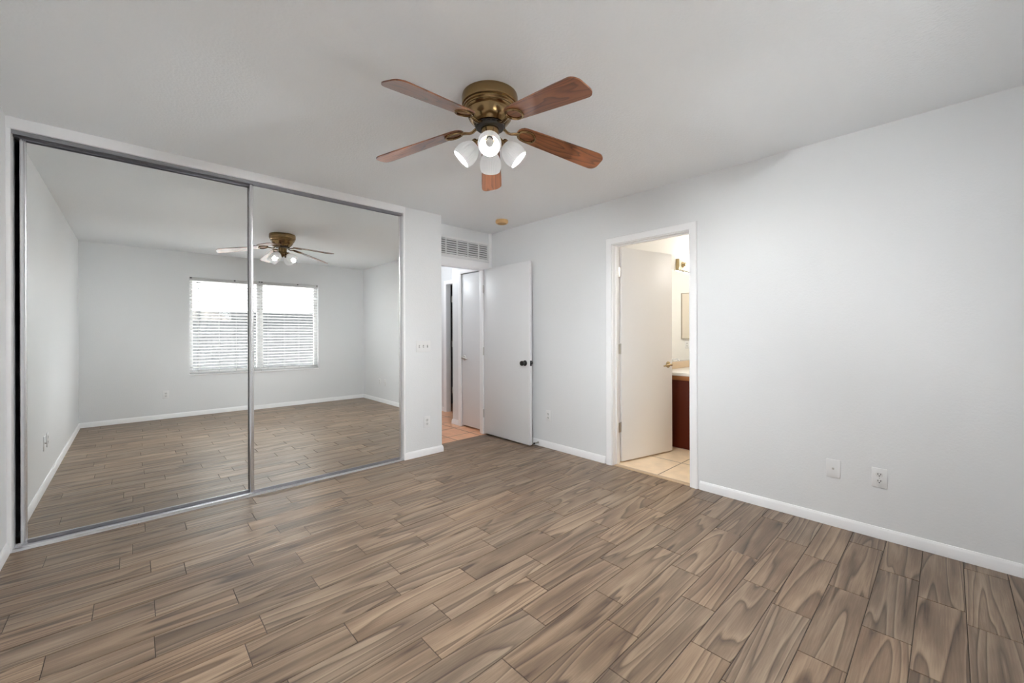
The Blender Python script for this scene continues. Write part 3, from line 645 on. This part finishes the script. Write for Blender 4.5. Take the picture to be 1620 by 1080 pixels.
# ------------------------------------------------------------------ bathroom fittings
VXF = 4.222
t = thing('bathroom_vanity', 'dark red-brown wood vanity with white top behind the open bathroom door', 'vanity', (4.9, 1.9, 0))
mesh_boxes('cabinet', [(VXF, 6.0, 1.62, 2.199, 0.001, 0.717)], CABWOOD, t, bev=0.002)
mesh_boxes('edge_trim', [(VXF - 0.012, 6.0, 1.60, 2.199, 0.7175, 0.763)], EDGEWOOD, t, bev=0.003)
mesh_boxes('countertop', [(VXF - 0.014, 6.0, 1.595, 2.199, 0.7635, 0.797)], COUNTER, t, bev=0.004)
mesh_boxes('backsplash', [(VXF - 0.01, 6.0, 2.180, 2.199, 0.7975, 0.878)], TRAV, t, bev=0.003)
t = thing('faucet', 'small chrome faucet on the white vanity top', 'faucet', (5.05, 2.08, 0.797))
bm = bmesh.new(); p = Vector((5.05, 2.08, 0.7975))
lathe(bm, [(0.028, 0), (0.026, 0.012), (0.016, 0.018), (0.014, 0.07), (0.0, 0.075)], 24, Matrix.Translation(p))
tube(bm, [p + Vector((0, 0, 0.055)), p + Vector((0, -0.05, 0.085)), p + Vector((0, -0.10, 0.08)), p + Vector((0, -0.115, 0.06))], 0.010, 12); finish(bm, 'spout', CHROME, t)
for s in (-0.10, 0.10):
    bm = bmesh.new(); q = p + Vector((s, 0.0, 0)); lathe(bm, [(0.024, 0), (0.022, 0.012), (0.012, 0.018), (0.014, 0.04), (0.020, 0.046), (0.018, 0.060), (0.0, 0.064)], 20, Matrix.Translation(q)); finish(bm, 'tap_handle', CHROME, t)
tag(mesh_boxes('vanity_mirror', [(4.40, 6.0, 2.192, 2.199, 0.885, 1.955)], MIRROR, origin=(5.2, 2.2, 0.885)), 'frameless wall mirror above the bathroom vanity', 'mirror')
tag(mesh_boxes('mirror_channel', [(4.40, 6.0, 2.186, 2.199, 0.8785, 0.8848)], ALUM, origin=(5.2, 2.2, 0.878)), 'thin metal channel holding the bottom edge of the bathroom mirror', 'mirror channel')
t = thing('vanity_light', 'brass bathroom light bar with a round lit bulb above the mirror', 'wall light', (5.0, 2.2, 2.0))
mesh_boxes('back_plate', [(4.705, 5.60, 2.165, 2.199, 1.965, 2.085)], mat('light_bar_cream', (0.86, 0.81, 0.68), 0.3), t, bev=0.004)
mesh_boxes('side_trim', [(4.700, 4.708, 2.160, 2.199, 1.960, 2.090)], PBRASS, t)
for i in range(4):
    x = 4.80 + i * 0.235; Ml = align((x, 2.165, 2.028), (0, -1, 0))
    bm = bmesh.new(); lathe(bm, [(0.034, 0), (0.034, 0.010), (0.024, 0.022), (0.022, 0.045), (0.0, 0.045)], 24, Ml); s_ = finish(bm, 'bulb_socket', PBRASS, t)
    if i > 0:
        bm = bmesh.new(); lathe(bm, [(0.0, 0.04)] + [(0.046 * math.sin(a), 0.086 - 0.046 * math.cos(a)) for a in [0.4 + (PI - 0.4) * j / 12 for j in range(12)]] + [(0.0, 0.132)], 24, Ml, cap=False); finish(bm, 'globe_bulb', GLOBE, s_)
t = thing('medicine_cabinet', 'framed cabinet on the bathroom wall, seen in the vanity mirror', 'cabinet', (6.2, 1.78, 1.122))
mesh_boxes('frame', [(6.17, 6.199, 1.577, 1.590, 1.122, 1.824), (6.17, 6.199, 1.967, 1.98, 1.122, 1.824), (6.17, 6.199, 1.590, 1.967, 1.122, 1.134), (6.17, 6.199, 1.590, 1.967, 1.812, 1.824)], mat('cabinet_frame', (0.36, 0.32, 0.25), 0.4), t)
mesh_boxes('door_panel', [(6.178, 6.199, 1.590, 1.967, 1.134, 1.812)], mat('cabinet_panel', (0.72, 0.65, 0.55), 0.3), t)
outlet((6.2, 1.66, 1.035), (-1, 0, 0), 'small outlet under the framed cabinet, seen in the bathroom mirror')

# ------------------------------------------------------------------ hall lamp and added bathroom fill light
def point(name, loc, power, col, size=0.12):
    l = bpy.data.lights.new(name, 'POINT'); l.energy = power; l.color = col; l.shadow_soft_size = size
    o = bpy.data.objects.new(name, l); C.objects.link(o); o.location = loc
point('bath_fill_light', (5.1, 1.15, 2.2), BATH_W, (1.0, 0.965, 0.92))  # added unseen fill that brightens the bathroom, no ceiling fitting here
point('hall_lamp', (2.72, 5.15, 2.1), HALL_W, (0.93, 0.97, 1.0))
